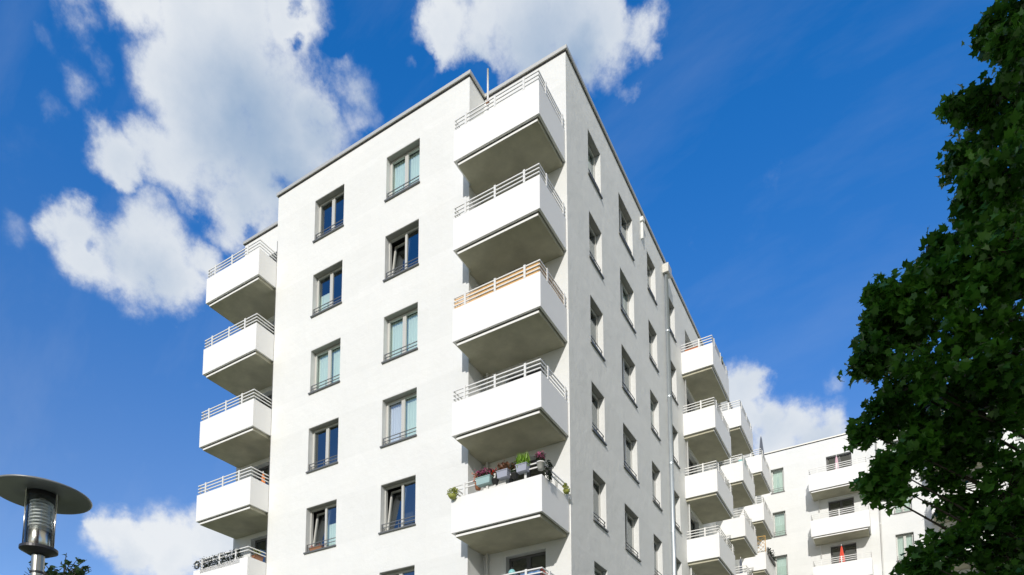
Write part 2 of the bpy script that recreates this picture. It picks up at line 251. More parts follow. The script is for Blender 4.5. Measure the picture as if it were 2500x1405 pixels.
def leaves(pts, size, name, matn, parent=None, shape='leaf', flat=.5, loc=None):
    """many small separate leaf faces at the points"""
    pts = np.asarray(pts, float); n = len(pts)
    if shape == 'maple':
        t = [(0, -.45), (.13, -.38), (.42, -.30), (.30, -.10), (.55, .12), (.27, .16), (.20, .20), (0, .62), (-.20, .20), (-.27, .16), (-.55, .12), (-.30, -.10), (-.42, -.30), (-.13, -.38)]
    elif shape == 'blade': t = [(-.06, -.5), (.06, -.5), (.03, .2), (0, .6), (-.03, .2)]
    else: t = [(0, -.5), (.22, -.2), (.26, .1), (0, .5), (-.26, .1), (-.22, -.2)]
    t = np.array(t); k = len(t)
    nrm = rng.normal(size=(n, 3)); nrm[:, 2] = np.abs(nrm[:, 2])*1.0+flat; nrm /= np.linalg.norm(nrm, axis=1)[:, None]
    if shape == 'blade': nrm = rng.normal(size=(n, 3)); nrm[:, 2] *= .25; nrm /= np.linalg.norm(nrm, axis=1)[:, None]
    r = rng.normal(size=(n, 3))
    if shape == 'blade': r = np.tile([0, 0, 1.], (n, 1))+rng.normal(size=(n, 3))*.25; ay = r-nrm*(r*nrm).sum(1)[:, None]; ay /= np.linalg.norm(ay, axis=1)[:, None]; ax = np.cross(nrm, ay)
    else: ax = np.cross(nrm, r); ax /= np.linalg.norm(ax, axis=1)[:, None]; ay = np.cross(nrm, ax)
    s = size*rng.uniform(.65, 1.25, n)
    bend = (np.abs(t[:, 0])*.35+np.maximum(t[:, 1], 0)*-.2)
    P = pts[:, None]+s[:, None, None]*(ax[:, None]*t[None, :, 0, None]+ay[:, None]*t[None, :, 1, None]+nrm[:, None]*bend[None, :, None])
    me = bpy.data.meshes.new(name); V = P.reshape(-1, 3)
    me.vertices.add(n*k); me.vertices.foreach_set('co', V.ravel()); me.loops.add(n*k); me.loops.foreach_set('vertex_index', np.arange(n*k))
    me.polygons.add(n); me.polygons.foreach_set('loop_start', np.arange(n)*k); me.polygons.foreach_set('loop_total', np.full(n, k)); me.update(calc_edges=True)
    me.materials.append(MATS[matn]); return link(name, me, parent, loc)
def ball(c, r, n, squash=(1, 1, 1), shell=.5):
    d = rng.normal(size=(n, 3)); d /= np.linalg.norm(d, axis=1)[:, None]; q = rng.uniform(shell**3, 1, n)**(1/3)
    return np.asarray(c)+d*(q*r)[:, None]*np.asarray(squash)
PI = math.pi
# ------------------------------------------------------------------ setting: ground
g = MB(); g.quad((-900, -900, 0), (900, -900, 0), (900, 900, 0), (-900, 900, 0)); struct(g.build('ground', 'grass'))
g = MB(); g.box(-17, 1.6, -3.4, -1.6, -.05, .02); g.box(1.6, 3.4, -40, 28, -.05, .02); struct(g.build('path', 'paving'))
# ------------------------------------------------------------------ dimensions of the apartment block
W, LE, G, D, CY = -11.651, -14.627, -2.953, .855, 28.866
H = 2.9; ZTOP = 24.95; ZS = 22.115; ZT = 23.715; BB = 21.106; ZP = 22.121; ROWS = 7
LZ = ZTOP-.13
R90 = PI/2
WINMESH = {}
def facade(mb, O, U, Nn, u0, u1, z0, z1, holes, depth=.30, room=1.1):
    """one wall plane with real openings, their reveals and a dark room behind each"""
    O = Vector(O); U = Vector(U); Nn = Vector(Nn)
    def P(u, z, d=0): return tuple(O+U*u+Vector((0, 0, z))-Nn*d)
    us = sorted({u0, u1, *[h[0] for h in holes], *[h[1] for h in holes]}); zs = sorted({z0, z1, *[h[2] for h in holes], *[h[3] for h in holes]})
    for a, b in zip(us, us[1:]):
        for c, d in zip(zs, zs[1:]):
            if b-a < 1e-6 or d-c < 1e-6: continue
            mu, mz = (a+b)/2, (c+d)/2
            if any(h[0] < mu < h[1] and h[2] < mz < h[3] for h in holes): continue
            mb.quad(P(a, c), P(b, c), P(b, d), P(a, d), 0)
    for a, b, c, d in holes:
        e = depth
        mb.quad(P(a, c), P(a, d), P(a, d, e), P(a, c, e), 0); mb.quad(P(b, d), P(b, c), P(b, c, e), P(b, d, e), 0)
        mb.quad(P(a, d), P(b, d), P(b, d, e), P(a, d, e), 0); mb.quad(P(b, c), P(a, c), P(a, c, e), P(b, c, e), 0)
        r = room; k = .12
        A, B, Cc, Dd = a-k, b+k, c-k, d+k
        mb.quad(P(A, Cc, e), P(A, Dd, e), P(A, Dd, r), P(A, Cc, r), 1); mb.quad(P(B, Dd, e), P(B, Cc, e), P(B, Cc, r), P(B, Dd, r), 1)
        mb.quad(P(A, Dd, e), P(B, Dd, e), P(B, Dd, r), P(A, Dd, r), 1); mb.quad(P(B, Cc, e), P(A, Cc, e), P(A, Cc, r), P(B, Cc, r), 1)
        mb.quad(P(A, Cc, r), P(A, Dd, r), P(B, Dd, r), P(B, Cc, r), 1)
def ring(mb, x0, x1, z0, z1, y0, y1, w, mi=0):
    mb.box(x0, x0+w, y0, y1, z0, z1, mi); mb.box(x1-w, x1, y0, y1, z0, z1, mi)
    mb.box(x0+w, x1-w, y0, y1, z0, z0+w, mi); mb.box(x0+w, x1-w, y0, y1, z1-w, z1, mi)
REV = .20
def M_(key, fn):
    if key not in WINMESH: WINMESH[key] = fn()
    return WINMESH[key]
def window(parent, loc, rotz, w, h, leaves_=2, tilt=False, cur=None, rail=True, name='window', sill=True, dark=False):
    """window: outer frame (the part) > sashes, panes, guard rail, sill, curtains. Local x along the wall, -y out of it."""
    fm = 'door_dark' if dark else 'frame_grey'
    def frame():
        b = MB(); ring(b, 0.003, w-.003, .003, h-.003, REV, REV+.09, .04)
        if leaves_ == 2: b.box(w/2-.02, w/2+.02, REV, REV+.088, .04, h-.04)
        return b.mesh('window_frame', fm)
    wo = link(name, M_(('f', w, h, leaves_, dark), frame), parent, loc, rotz)
    sw = (w-.08-.04*(leaves_-1))/leaves_
    for i in range(leaves_):
        x0 = .04+i*(sw+.04)
        def sash():
            b = MB(); ring(b, -.010, sw+.010, -.010, h-.08+.010, -.018, .045, .058); return b.mesh('sash', fm)
        def pane():
            b = MB(); b.quad((.044, .012, .044), (sw-.044, .012, .044), (sw-.044, .012, h-.08-.044), (.044, .012, h-.08-.044)); return b.mesh('glass_pane', 'window_glass')
        tl = tilt and i == 0
        for nm, me in (('sash', M_(('s', sw, h, dark), sash)), ('glass_pane', M_(('g', sw, h), pane))):
            c = link(nm, me, wo, (x0, REV+.012+(.06 if tl else 0), .04))
            if tl: c.rotation_euler = (math.radians(-7.5), 0, 0)
    if cur:
        for i in range(leaves_):
            cn = cur[i] if isinstance(cur, (list, tuple)) else cur
            if not cn: continue
            part_h = 1.0
            if cn.endswith('_low'): cn = cn[:-4]; part_h = .62
            x0 = .035+i*(sw+.04)
            def curt():
                b = MB(); n = 22; top = (h-.05)*part_h
                for k in range(n):
                    xa, xb = x0+sw*k/n, x0+sw*(k+1)/n; ya, yb = REV+.135+.014*math.sin(k*1.9), REV+.135+.014*math.sin((k+1)*1.9)
                    b.quad((xa, ya, .06), (xb, yb, .06), (xb, yb, top), (xa, ya, top))
                return b.mesh('curtain', cn)
            link('curtain', M_(('c', sw, h, i, cn, part_h), curt), wo, (0, 0, 0))
    if sill:
        def bb_():
            b = MB(); b.box(.004, w-.004, .012, REV-.003, h-.016, h-.004); return b.mesh('lintel_shade', 'lintel_shade')  # added dark sheet that paints shade onto the lintel underside
        link('lintel_shade', M_(('bb', w, h), bb_), wo, (0, 0, 0))
    if rail:
        def rl():
            b = MB()
            for z in (.17, .285): b.box(.012, w-.012, .035, .055, z-.010, z+.010)
            for x in (.03, w/2, w-.03): b.box(x-.008, x+.008, .056, .07, .02, .285)
            b.box(.03, .055, .03, .062, .04, .285)
            return b.mesh('guard_rail', 'rail_grey')
        link('guard_rail', M_(('r', w), rl), wo, (0, 0, 0))
    if sill:
        def sl_():
            b = MB(); b.box(-.035, w+.035, -.055, -.003, -.045, .0); b.box(.003, w-.003, -.003, REV+.02, -.03, .022); return b.mesh('sill', 'sill_grey')
        link('sill', M_(('i', w), sl_), wo, (0, 0, 0))
    return wo
RAILZ = [ZP+.121, ZP+.242, ZP+.363]
def balcony(parent, loc, rotz, w, d, left=None, right=None, posts=(), sideposts=(), key='', cut=None, leftposts=(), rails=3):
    """balcony: concrete slab (the part) > white panels, railing, posts. local x 0..w, y 0 (front) .. d, z=0 at panel foot"""
    hp = ZP-BB; left = d if left is None else left; right = d if right is None else right; t = .07
    def slab():
        b = MB(); b.box(.10, w-.10, .10, d-.002, -.105, .11, 0)
        if cut:
            if cut[0] == 'L': b.box(.018, .10, cut[1]+.003, d-.002, -.105, .11, 0)
            else: b.box(w-.10, w-.03, cut[1]+.003, d-.002, -.105, .11, 0)
        # light edge strip at the front; dark strip above it paints the panel's shadow
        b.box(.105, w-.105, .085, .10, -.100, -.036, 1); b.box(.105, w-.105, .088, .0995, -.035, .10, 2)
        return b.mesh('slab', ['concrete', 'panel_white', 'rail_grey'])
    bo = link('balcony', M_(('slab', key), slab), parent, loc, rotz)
    def pf():
        b = MB(); b.box(0, w, 0, t, 0, hp); return b.mesh('front_panel', 'panel_white')
    link('front_panel', M_(('pf', key), pf), bo)
    def ps(L_):
        b = MB(); b.box(0, t, t+.002, L_-.003, .0, hp-.002); return b.mesh('side_panel', 'panel_white')
    if left > .1: link('side_panel', M_(('pl', key), lambda: ps(left)), bo)
    if right > .1: link('side_panel', M_(('pr', key), lambda: ps(right)), bo, (w-t, 0, 0))
    def rl():
        b = MB()
        for z in [q-BB for q in RAILZ[3-rails:] ]:
            z -= (3-rails)*.0
            b.box(0.02, w-.02, .02, .045, z-.0165, z+.0165)
            if left > .1: b.box(.02, .045, .0452, left-.003, z-.0165, z+.0165)
            if right > .1: b.box(w-.045, w-.02, .0452, right-.003, z-.0165, z+.0165)
        return b.mesh('railing', 'rail_white')
    link('railing', M_(('rl', key, rails), rl), bo)
    def pst():
        b = MB(); b.box(-.032, .032, -.004, .018, -.004, RAILZ[2]-ZP+.03); return b.mesh('post', 'rail_white')
    pm = M_(('post',), pst)
    for x in posts: link('post', pm, bo, (x, 0, hp))
    for y in sideposts:
        o = link('post', pm, bo, (w, y, hp)); o.rotation_euler = (0, 0, R90)
    for y in leftposts:
        o = link('post', pm, bo, (0, y, hp)); o.rotation_euler = (0, 0, -R90)
    return bo
def coping(mb, outline, z, th=.11, o=.065, i=.32):
    """metal capping along an open or closed outline (list of xy, outside on the right when walking)"""
    n = len(outline); P = [Vector((*p, 0)) for p in outline]
    def off(k, dist):
        a = (P[k]-P[k-1]).normalized() if k > 0 else (P[1]-P[0]).normalized(); b = (P[k+1]-P[k]).normalized() if k < n-1 else a
        na = Vector((a.y, -a.x, 0)); nb = Vector((b.y, -b.x, 0)); m = (na+nb); m /= max(.3, m.dot(na)); return P[k]+m*dist
    A = [off(k, o) for k in range(n)]; B = [off(k, -i) for k in range(n)]
    for k in range(n-1):
        a, a2, b, b2 = A[k], A[k+1], B[k], B[k+1]
        q = lambda v, zz: (v.x, v.y, zz)
        mb.quad(q(a, z-th), q(a2, z-th), q(a2, z), q(a, z)); mb.quad(q(b2, z-th), q(b, z-th), q(b, z), q(b2, z))
        mb.quad(q(a, z), q(a2, z), q(b2, z), q(b, z)); mb.quad(q(a2, z-th), q(a, z-th), q(b, z-th), q(b2, z-th))
        if k == 0: mb.quad(q(b, z-th), q(a, z-th), q(a, z), q(b, z))
        if k == n-2: mb.quad(q(a2, z-th), q(b2, z-th), q(b2, z), q(a2, z))
# ------------------------------------------------------------------ main block
A = thing('apartment_building', 'tall white apartment block whose sharp corner with stacked balconies faces the viewer', 'apartment building')
F1, F2 = (-9.69, 1.42), (-6.335, 1.415)
RW = [(2.455, 1.02, 1), (5.10, 1.365, 2), (8.07, 1.0, 1), (10.70, .94, 1)]
DOORM = (-2.16, 1.34); DOORL = (-13.60, 1.34); RD = [(13.2, 1.4), (18.7, 1.4), (24.1, 1.4)]
DZ0 = BB+.13
fh = []; rh = []; dh = []; lh = []
for k in range(ROWS):
    dz = H*k
    for x, w in (F1, F2): fh.append((x, x+w, ZS-dz, ZT-dz))
    for y, w, _ in RW: rh.append((y, y+w, ZS-dz, ZT-dz))
    for y, w in RD: rh.append((y, y+w, DZ0-dz, ZT-dz))
    dh.append((DOORM[0], DOORM[0]+DOORM[1], DZ0-dz, ZT-dz)); lh.append((DOORL[0], DOORL[0]+DOORL[1], DZ0-dz, ZT-dz))
wb = MB()
facade(wb, (0, 0, 0), (1, 0, 0), (0, -1, 0), W, G, 0, LZ, fh)
facade(wb, (0, D, 0), (1, 0, 0), (0, -1, 0), G, 0, 0, LZ, dh)
facade(wb, (0, D, 0), (1, 0, 0), (0, -1, 0), LE, W, 0, LZ, lh)
facade(wb, (0, 0, 0), (0, 1, 0), (1, 0, 0), D, CY, 0, LZ, rh)
wb.quad((G, 0, 0), (G, D, 0), (G, D, LZ), (G, 0, LZ)); wb.quad((W, D, 0), (W, 0, 0), (W, 0, LZ), (W, D, LZ))
wb.quad((LE, CY, 0), (LE, D, 0), (LE, D, LZ), (LE, CY, LZ)); wb.quad((0, CY, 0), (LE, CY, 0), (LE, CY, LZ), (0, CY, LZ))
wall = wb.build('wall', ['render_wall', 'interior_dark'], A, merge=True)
outl = [(LE, CY), (LE, D), (W, D), (W, 0), (G, 0), (G, D), (0, D), (0, CY-.05)]
rb = MB(); zr = ZTOP-.45
for x0, x1, y0, y1 in ((LE, W, D, CY), (W, G, 0, CY), (G, 0, D, CY)): rb.quad((x0, y0, zr), (x1, y0, zr), (x1, y1, zr), (x0, y1, zr))
rb.build('roof', 'roof_felt', A)
cb = MB(); coping(cb, outl, ZTOP); n0 = len(cb.f); coping(cb, outl, ZTOP-.1105, th=.045, o=.016, i=.25); cb.m[n0:] = [1]*(len(cb.f)-n0); cb.build('roof_coping', ['coping_metal', 'dark_steel'], A)  # dark lower ring paints the shadowed gap under the coping
cu = {(0, 1): ('curtain_mint_low', None), (0, 2): 'curtain_mint', (1, 0): 'curtain_mint', (1, 2): 'curtain_mint', (1, 3): ('curtain_mauve', 'curtain_mint'), (1, 5): (None, 'curtain_mint_low'), (0, 4): (None, 'curtain_mint_low')}
tl = {(1, 1), (1, 4), (0, 4)}
for k in range(ROWS):
    dz = H*k
    for c, (x, w) in enumerate((F1, F2)):
        window(A, (x, 0, ZS-dz), 0, w, ZT-ZS, 2, tilt=(c, k) in tl, cur=cu.get((c, k)))
    for c, (y, w, n) in enumerate(RW):
        window(A, (0, y, ZS-dz), R90, w, ZT-ZS, n, cur='curtain_mint' if (c*3+k*2) % 5 == 0 else None)
    for x, w in (DOORM, DOORL): window(A, (x, D, DZ0-dz), 0, w, ZT-DZ0, 2, rail=False, name='balcony_door', sill=False, dark=True)
    for y, w in RD: window(A, (0, y, DZ0-dz), R90, w, ZT-DZ0, 2, rail=False, name='balcony_door', sill=False, dark=True)
    # corner stack, left stack, side stacks
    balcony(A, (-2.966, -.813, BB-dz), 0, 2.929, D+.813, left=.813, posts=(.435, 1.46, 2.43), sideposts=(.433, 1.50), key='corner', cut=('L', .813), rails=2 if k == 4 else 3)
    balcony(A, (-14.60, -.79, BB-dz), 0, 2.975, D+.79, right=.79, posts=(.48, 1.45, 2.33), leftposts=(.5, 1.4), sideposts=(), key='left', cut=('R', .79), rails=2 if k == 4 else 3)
    for y0 in (12.50, 18.0, 23.42):
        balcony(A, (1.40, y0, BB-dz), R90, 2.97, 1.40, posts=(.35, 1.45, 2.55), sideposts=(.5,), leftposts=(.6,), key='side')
# rain goods
def pipe(par, x, y, z0, z1, r=.05, m='pipe_zinc', off=(0, 0)):
    b = MB(); b.tube([(0, 0, z0), (0, 0, z1)], r, 14); o = b.build('downpipe', m, par, True, (x, y, 0))
    c = MB(); z = z0+1.2
    while z < z1-.3: c.tube([(0, 0, z), (0, 0, z+.05)], r+.012, 14); z += 2.9
    c.build('pipe_clip', m, o)
    return o
pipe(A, .11, 10.2, .1, 24.15, .078)
hb = MB(); hb.box(.004, .26, 10.03, 10.50, 24.20, 24.58); hb.build('rain_hopper', 'coping_metal', A)
hb = MB(); hb.tube([(.085, 10.2, 24.1), (.1, 10.24, 24.205)], .07, 12); hb.build('hopper_outlet', 'pipe_zinc', A)
sb = MB(); sb.box(.004, .13, 7.34, 7.52, 24.40, 24.56); sb.box(.004, .10, 7.40, 7.46, 23.7, 24.40); sb.build('overflow_spout', 'render_wall', A)
pipe(A, -2.78, D-.07, .1, 20.9, .035, 'pipe_white')
for y in (12.80, 18.3, 23.72): pipe(A, .07, y, .1, 21.0, .035, 'pipe_white')
for k in range(ROWS):
    b = MB(); b.tube([(0, 0, 0), (0, -.07, 0)], [.09, .08], 16); b.build('wall_lamp', 'dark_steel', A, True, (-2.46, D-.003, 21.9-H*k+.35))
# hairline dark strip between the main face and the left balconies
jb = MB(); jb.box(W+.012, W+.03, -.012, -.003, 2, 23.0); jb.build('corner_strip', 'rail_grey', A)
# aerial pole on the top corner balcony
# ------------------------------------------------------------------ rear block
B_ = thing('apartment_building', 'white apartment block behind the maple, with wide balconies across its front', 'apartment building', (8, CY, 0))
CW = [(1.0, .78, 1), (7.86, .94, 2), (14.0, .94, 2)]; CB = [(3.40, 3.20), (9.75, 3.20)]; CD = [(4.31, 1.44), (10.66, 1.44)]
ch = []
for k in range(ROWS):
    dz = H*k
    for x, w, n in CW: ch.append((x, x+w, ZS-dz, ZT-dz))
    for x, w in CD: ch.append((x, x+w, DZ0-dz, ZT-dz))
wb = MB(); facade(wb, (-8, 0, 0), (1, 0, 0), (0, -1, 0), 0, 17, 0, LZ, ch)
wb.quad((9, 0, 0), (9, 12, 0), (9, 12, LZ), (9, 0, LZ)); wb.quad((9, 12, 0), (-8, 12, 0), (-8, 12, LZ), (9, 12, LZ)); wb.quad((-8, 12, 0), (-8, .01, 0), (-8, .01, LZ), (-8, 12, LZ))
wb.build('wall', ['render_wall', 'interior_dark'], B_, merge=True)
rb = MB(); rb.quad((-8, 0, zr), (9, 0, zr), (9, 12, zr), (-8, 12, zr)); rb.build('roof', 'roof_felt', B_)
cb = MB(); coping(cb, [(-7.99, 0), (9, 0), (9, 12)], ZTOP, th=.07, o=.03); cb.build('roof_coping', 'coping_metal', B_)
for k in range(ROWS):
    dz = H*k
    for c, (x, w, n) in enumerate(CW): window(B_, (x-8, 0, ZS-dz), 0, w, ZT-ZS, n, cur='curtain_mint')
    for x, w in CD: window(B_, (x-8, 0, DZ0-dz), 0, w, ZT-DZ0, 2, rail=False, name='balcony_door', sill=False, dark=True, cur=(None, 'curtain_mint_low') if k == 0 else None)
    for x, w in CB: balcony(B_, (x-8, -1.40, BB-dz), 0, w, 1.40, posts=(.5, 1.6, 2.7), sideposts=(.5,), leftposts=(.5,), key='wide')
pipe(B_, 7.12-8, -.07, .1, 24.7, .045, 'pipe_white')
for x in (3.78, 10.1): pipe(B_, x-8, -.06, .1, 21.0, .035, 'pipe_white')
# ------------------------------------------------------------------ things on the balconies
def top(k): return ZP-H*k
def planter(name, label, x, y, z, w, h, boxm, leafm, n, lsz, bh=.18, bd=.20, squash=(1, .7, 1), shape='leaf', rotz=0, group=None, extra=None):
    t = thing(name, label, 'flower box' if name == 'flower_box' else 'potted plant', (x, y, z), rotz, group)
    b = MB()
    if name == 'flower_box':
        b.v += [(sx*(w/2-.02*(1-zz)), sy*(bd/2-.015*(1-zz)), zz*bh) for zz in (0, 1) for sy in (-1, 1) for sx in (-1, 1)]
        for q in ((0, 2, 3, 1), (0, 1, 5, 4), (2, 6, 7, 3), (0, 4, 6, 2), (1, 3, 7, 5)): b.f.append(q); b.m.append(0)
        b.box(-w/2-.012, w/2+.012, -bd/2-.012, bd/2+.012, bh, bh+.02)
        bx_ = b.build('box', boxm, t)
    else:
        b.lathe([(0, 0), (w*.36, 0), (w*.48, bh*.85), (w*.54, bh*.85), (w*.54, bh), (w*.46, bh), (w*.44, bh*.9), (0, bh*.9)], 20); b.build('pot', boxm, t, True)
    s = MB(); s.tube([(0, 0, bh), (0, 0, bh+.012)], min(w, bd)*.4, 10); s.build('soil', 'soil', t)
    st = MB()
    for i in range(7):
        dx = random.uniform(-.4, .4)*w; st.tube([(dx, 0, bh), (dx*1.2, random.uniform(-.05, .05), bh+h*.6)], .005, 4)
    st.build('stem', 'shrub_leaf', t)
    pts = np.column_stack([rng.uniform(-.5, .5, n)*w*1.05*squash[0], rng.normal(0, .3, n)*bd*squash[1], bh+h*rng.uniform(0, 1, n)**.8*squash[2]])
    leaves(pts, lsz, 'foliage', leafm, t, shape)
    if extra:
        m2, n2, s2, nm = extra; pts = np.column_stack([rng.uniform(-.5, .5, n2)*w, rng.normal(0, .3, n2)*bd, bh+h*rng.uniform(.5, 1.15, n2)]); leaves(pts, s2, nm, m2, t)
    return t
yf = -.813
z4 = top(4)+.14
planter('flower_box', 'teal flower box with pink flowers hung on the rail of the planted corner balcony', -1.80, yf-.06, z4-.03, .46, .22, 'plant_box_teal', 'shrub_leaf', 240, .06, extra=('pink_flower', 190, .07, 'blossom'))
planter('flower_box', 'grey flower box with a reddish brown plant, right of the pink flowers', -1.18, yf-.06, z4, .34, .26, 'plant_box_grey', 'brown_leaf', 220, .075, extra=('salmon_flower', 40, .04, 'blossom'))
planter('flower_box', 'grey flower box with bright green upright grass, near the balcony corner', -.58, yf-.06, z4+.02, .33, .26, 'plant_box_grey', 'grass_leaf', 380, .19, shape='blade')
planter('potted_plant', 'small pot of red blossoms between the teal and the left grey flower box', -1.50, yf+.02, z4-.06, .20, .24, 'plant_box_dark', 'shrub_leaf', 110, .055, bh=.14, extra=('red_flower', 60, .055, 'blossom'))
planter('potted_plant', 'leafy dark pot plant between the two grey flower boxes', -.88, yf+.03, z4-.04, .20, .26, 'plant_box_dark', 'shrub_leaf', 150, .065, bh=.14, extra=('brown_leaf', 50, .06, 'blossom'))
planter('potted_plant', 'salmon flowering plant in a terracotta pot beside the pink flower box', -2.12, yf+.10, z4-.02, .20, .30, 'terracotta', 'salmon_flower', 220, .075, bh=.16)
planter('potted_plant', 'white pot with a pink bloom standing on the balcony corner', -.10, yf+.06, z4+.02, .22, .24, 'pot_white', 'shrub_leaf', 110, .06, bh=.20, extra=('pink_flower', 110, .06, 'blossom'))
t = thing('trailing_plant', 'dark trailing plant hanging over the corner rail beside the pink bloom', 'plant', (.0, yf+.30, z4-.02))
b = MB(); b.lathe([(0, 0), (.07, 0), (.09, .15), (.08, .15), (0, .13)], 16); b.build('pot', 'plant_box_dark', t, True)
leaves(np.column_stack([rng.normal(.03, .03, 150), rng.normal(0, .07, 150), rng.uniform(-.22, .35, 150)]), .08, 'foliage', 'fir_leaf', t)
t = thing('hanging_plant', 'lime green plant in a basket hung at the left end of the planted balcony rail', 'plant', (-2.86, yf-.09, z4-.20))
b = MB(); b.lathe([(0, 0), (.08, .02), (.13, .10), (.12, .10), (0, .06)], 16); b.build('basket', 'lime_leaf', t, True)
leaves(ball((0, 0, .18), .19, 170, (1, .6, .8), .2), .075, 'foliage', 'lime_leaf', t)
t = thing('hanging_plant', 'yellow green plant hung on the side rail near the building corner', 'plant', (.03, .52, z4-.14))
b = MB(); b.lathe([(0, 0), (.07, .01), (.10, .10), (.09, .10), (0, .06)], 16); b.build('basket', 'lime_leaf', t, True)
leaves(ball((0, 0, .16), .16, 130, (.4, 1.2, .9), .2), .06, 'foliage', 'lime_leaf', t)
t = thing('thin_shoot', 'bare thin plant behind the side rail of the planted balcony', 'plant', (-.12, .2, z4-.3))
b = MB()
for i in range(6): b.tube([(0, 0, 0), (random.uniform(-.05, .05), random.uniform(-.12, .12), .5+.1*random.random())], .004, 4)
b.build('stem', 'shrub_leaf', t); leaves(ball((0, 0, .45), .12, 20, (.5, 1, .8), .2), .035, 'foliage', 'shrub_leaf', t)
# lowest visible corner balcony
planter('flower_box', 'flower box of red blossoms at the right end of the lowest corner balcony', -.30, -.30, top(5)+.02, .5, .24, 'plant_box_brown', 'shrub_leaf', 90, .05, rotz=R90, extra=('red_flower', 90, .06, 'blossom'))
t = thing('lantern', 'pale blue round lantern on the lowest corner balcony rail', 'lantern', (-1.03, yf+.12, top(5)+.32))
b = MB(); b.lathe([(0, 0), (.06, .01), (.10, .07), (.10, .12), (.06, .18), (0, .19)], 20); b.build('shade', 'teal_plastic', t, True)
b = MB(); b.tube([(0, 0, .19), (0, 0, .25)], .008, 6); b.build('handle', 'dark_steel', t); b = MB(); b.tube([(0, 0, -.30), (0, 0, 0)], .012, 6); b.build('stand', 'dark_steel', t)
t = thing('awning_cloth', 'blue cloth screen tied along the lowest corner balcony rail', 'screen', (-.45, yf+.075, top(5)))
b = MB()
for i in range(16):
    xa, xb = -.30+.6*i/16, -.30+.6*(i+1)/16; ya, yb = .008*math.sin(i*1.3), .008*math.sin((i+1)*1.3)
    b.quad((xa, ya, .0), (xb, yb, .0), (xb, yb, .33), (xa, ya, .33)); b.quad((xb, yb+.006, .0), (xa, ya+.006, .0), (xa, ya+.006, .33), (xb, yb+.006, .33))
b.build('cloth', 'blue_plastic', t); b = MB(); b.tube([(-.31, 0, .335), (.31, 0, .335)], .008, 6); b.build('cord', 'rail_white', t)
# reed screen behind the third balcony's rails
t = thing('reed_screen', 'orange reed matting tied behind the rails of the third corner balcony', 'privacy screen', (-2.966, yf, top(2)))
for nm, (x0, x1, y0, y1) in (('mat_front', (.03, 2.85, .052, .066)), ('mat_side', (2.862, 2.876, .052, 1.62))):
    b = MB(); z = .02
    for z in (.045, .165, .285):
        L_ = (x1-x0) if nm == 'mat_front' else (y1-y0); n = int(L_/.18)
        for i in range(n):
            a, c = i/n, (i+1)/n; s = random.uniform(-.006, .006)
            if nm == 'mat_front': b.box(x0+L_*a, x0+L_*c-.004, y0, y1, z-.042+s, z+.045+s)
            else: b.box(x0, x1, y0+L_*a, y0+L_*c-.004, z-.042+s, z+.045+s)
    b.build('mat', 'reed', t)
# pole on the top balcony
t = thing('parasol_pole', 'slim white pole clamped on the top corner balcony rail, rising above the roof edge', 'pole', (-1.79, yf+.07, top(0)+.05))
b = MB(); b.tube([(0, 0, 0), (0, 0, 1.42)], .028, 10); b.build('pole', 'rail_white', t, True)
b = MB(); b.box(-.04, .04, -.04, .03, .26, .36); b.build('clamp', 'plant_box_brown', t)
def parasol(label, x, y, z, h, m, r=.11, tilt=0):
    t = thing('folded_parasol', label, 'parasol', (x, y, z)); t.rotation_euler = (0, tilt, 0)
    b = MB(); b.tube([(0, 0, 0), (0, 0, h+.06)], .018, 8); b.build('pole', 'rail_white', t, True)
    b = MB(); n = 18
    prof = [(.02, h), (.05, h-.15), (r*.75, h*.62), (r, h*.36), (r*.5, h*.33), (r*.75, h*.28), (r*1.05, h*.16), (.03, h*.15)]
    for i, (rr, zz) in enumerate(prof):
        for k in range(n):
            a = 2*PI*k/n; q = rr*(1+.18*math.cos(k*PI)); b.v.append((q*math.cos(a), q*math.sin(a), zz))
    for i in range(len(prof)-1):
        for k in range(n): b.f.append((i*n+k, i*n+(k+1) % n, (i+1)*n+(k+1) % n, (i+1)*n+k)); b.m.append(0)
    b.build('canopy', m, t); b = MB(); b.lathe([(0, h+.12), (.02, h+.09), (.02, h+.04), (0, h+.03)], 10); b.build('finial', 'rail_white', t); return t
parasol('folded red parasol on the third balcony of the block behind', 5.0, 27.9, top(2)-.95, 2.1, 'fabric_red', .17)
parasol('folded pale pink parasol on the top balcony of the block behind', 4.98, 27.9, top(0)-.95, 1.95, 'fabric_pink', .13)
parasol('folded dark grey parasol above the far stack of balconies', .95, 26.1, top(0)+.02, 2.5, 'fabric_grey', .15)
parasol('folded orange parasol in the left balcony, fourth from the top', -12.25, .35, top(3)-.95, 1.75, 'fabric_orange', .10, math.radians(-5))
parasol('folded black parasol in the middle stack of side balconies', 1.0, 18.6, top(3)-.95, 1.9, 'fabric_grey', .09)
# left stack, fifth balcony
zl = top(4)
t = thing('hedge_plants', 'row of dark wispy conifers along the rail of the lowest left balcony', 'potted plant', (-13.1, -.70, zl-.16))
b = MB(); b.box(-1.12, 1.05, -.09, .09, 0, .15); b.build('trough', 'plant_box_dark', t)
b = MB()
for i in range(16): b.tube([(-1.05+i*.13, 0, .15), (-1.05+i*.13+random.uniform(-.03, .03), 0, .42)], .005, 4)
b.build('stem', 'bark', t)
leaves(np.column_stack([rng.uniform(-1.15, 1.05, 2200), rng.normal(0, .06, 2200), .10+.46*rng.uniform(0, 1, 2200)**1.15]), .06, 'foliage', 'fir_leaf', t)
t = thing('wreath', 'dark round wreath hung at the left end of the lowest left balcony rail', 'wreath', (-14.35, -.83, zl+.02))
b = MB(); n = 20
for k in range(n+1): pass
b.tube([(.13*math.cos(2*PI*k/n), 0, .15+.13*math.sin(2*PI*k/n)) for k in range(n+1)], .022, 6); b.build('ring', 'plant_box_dark', t)
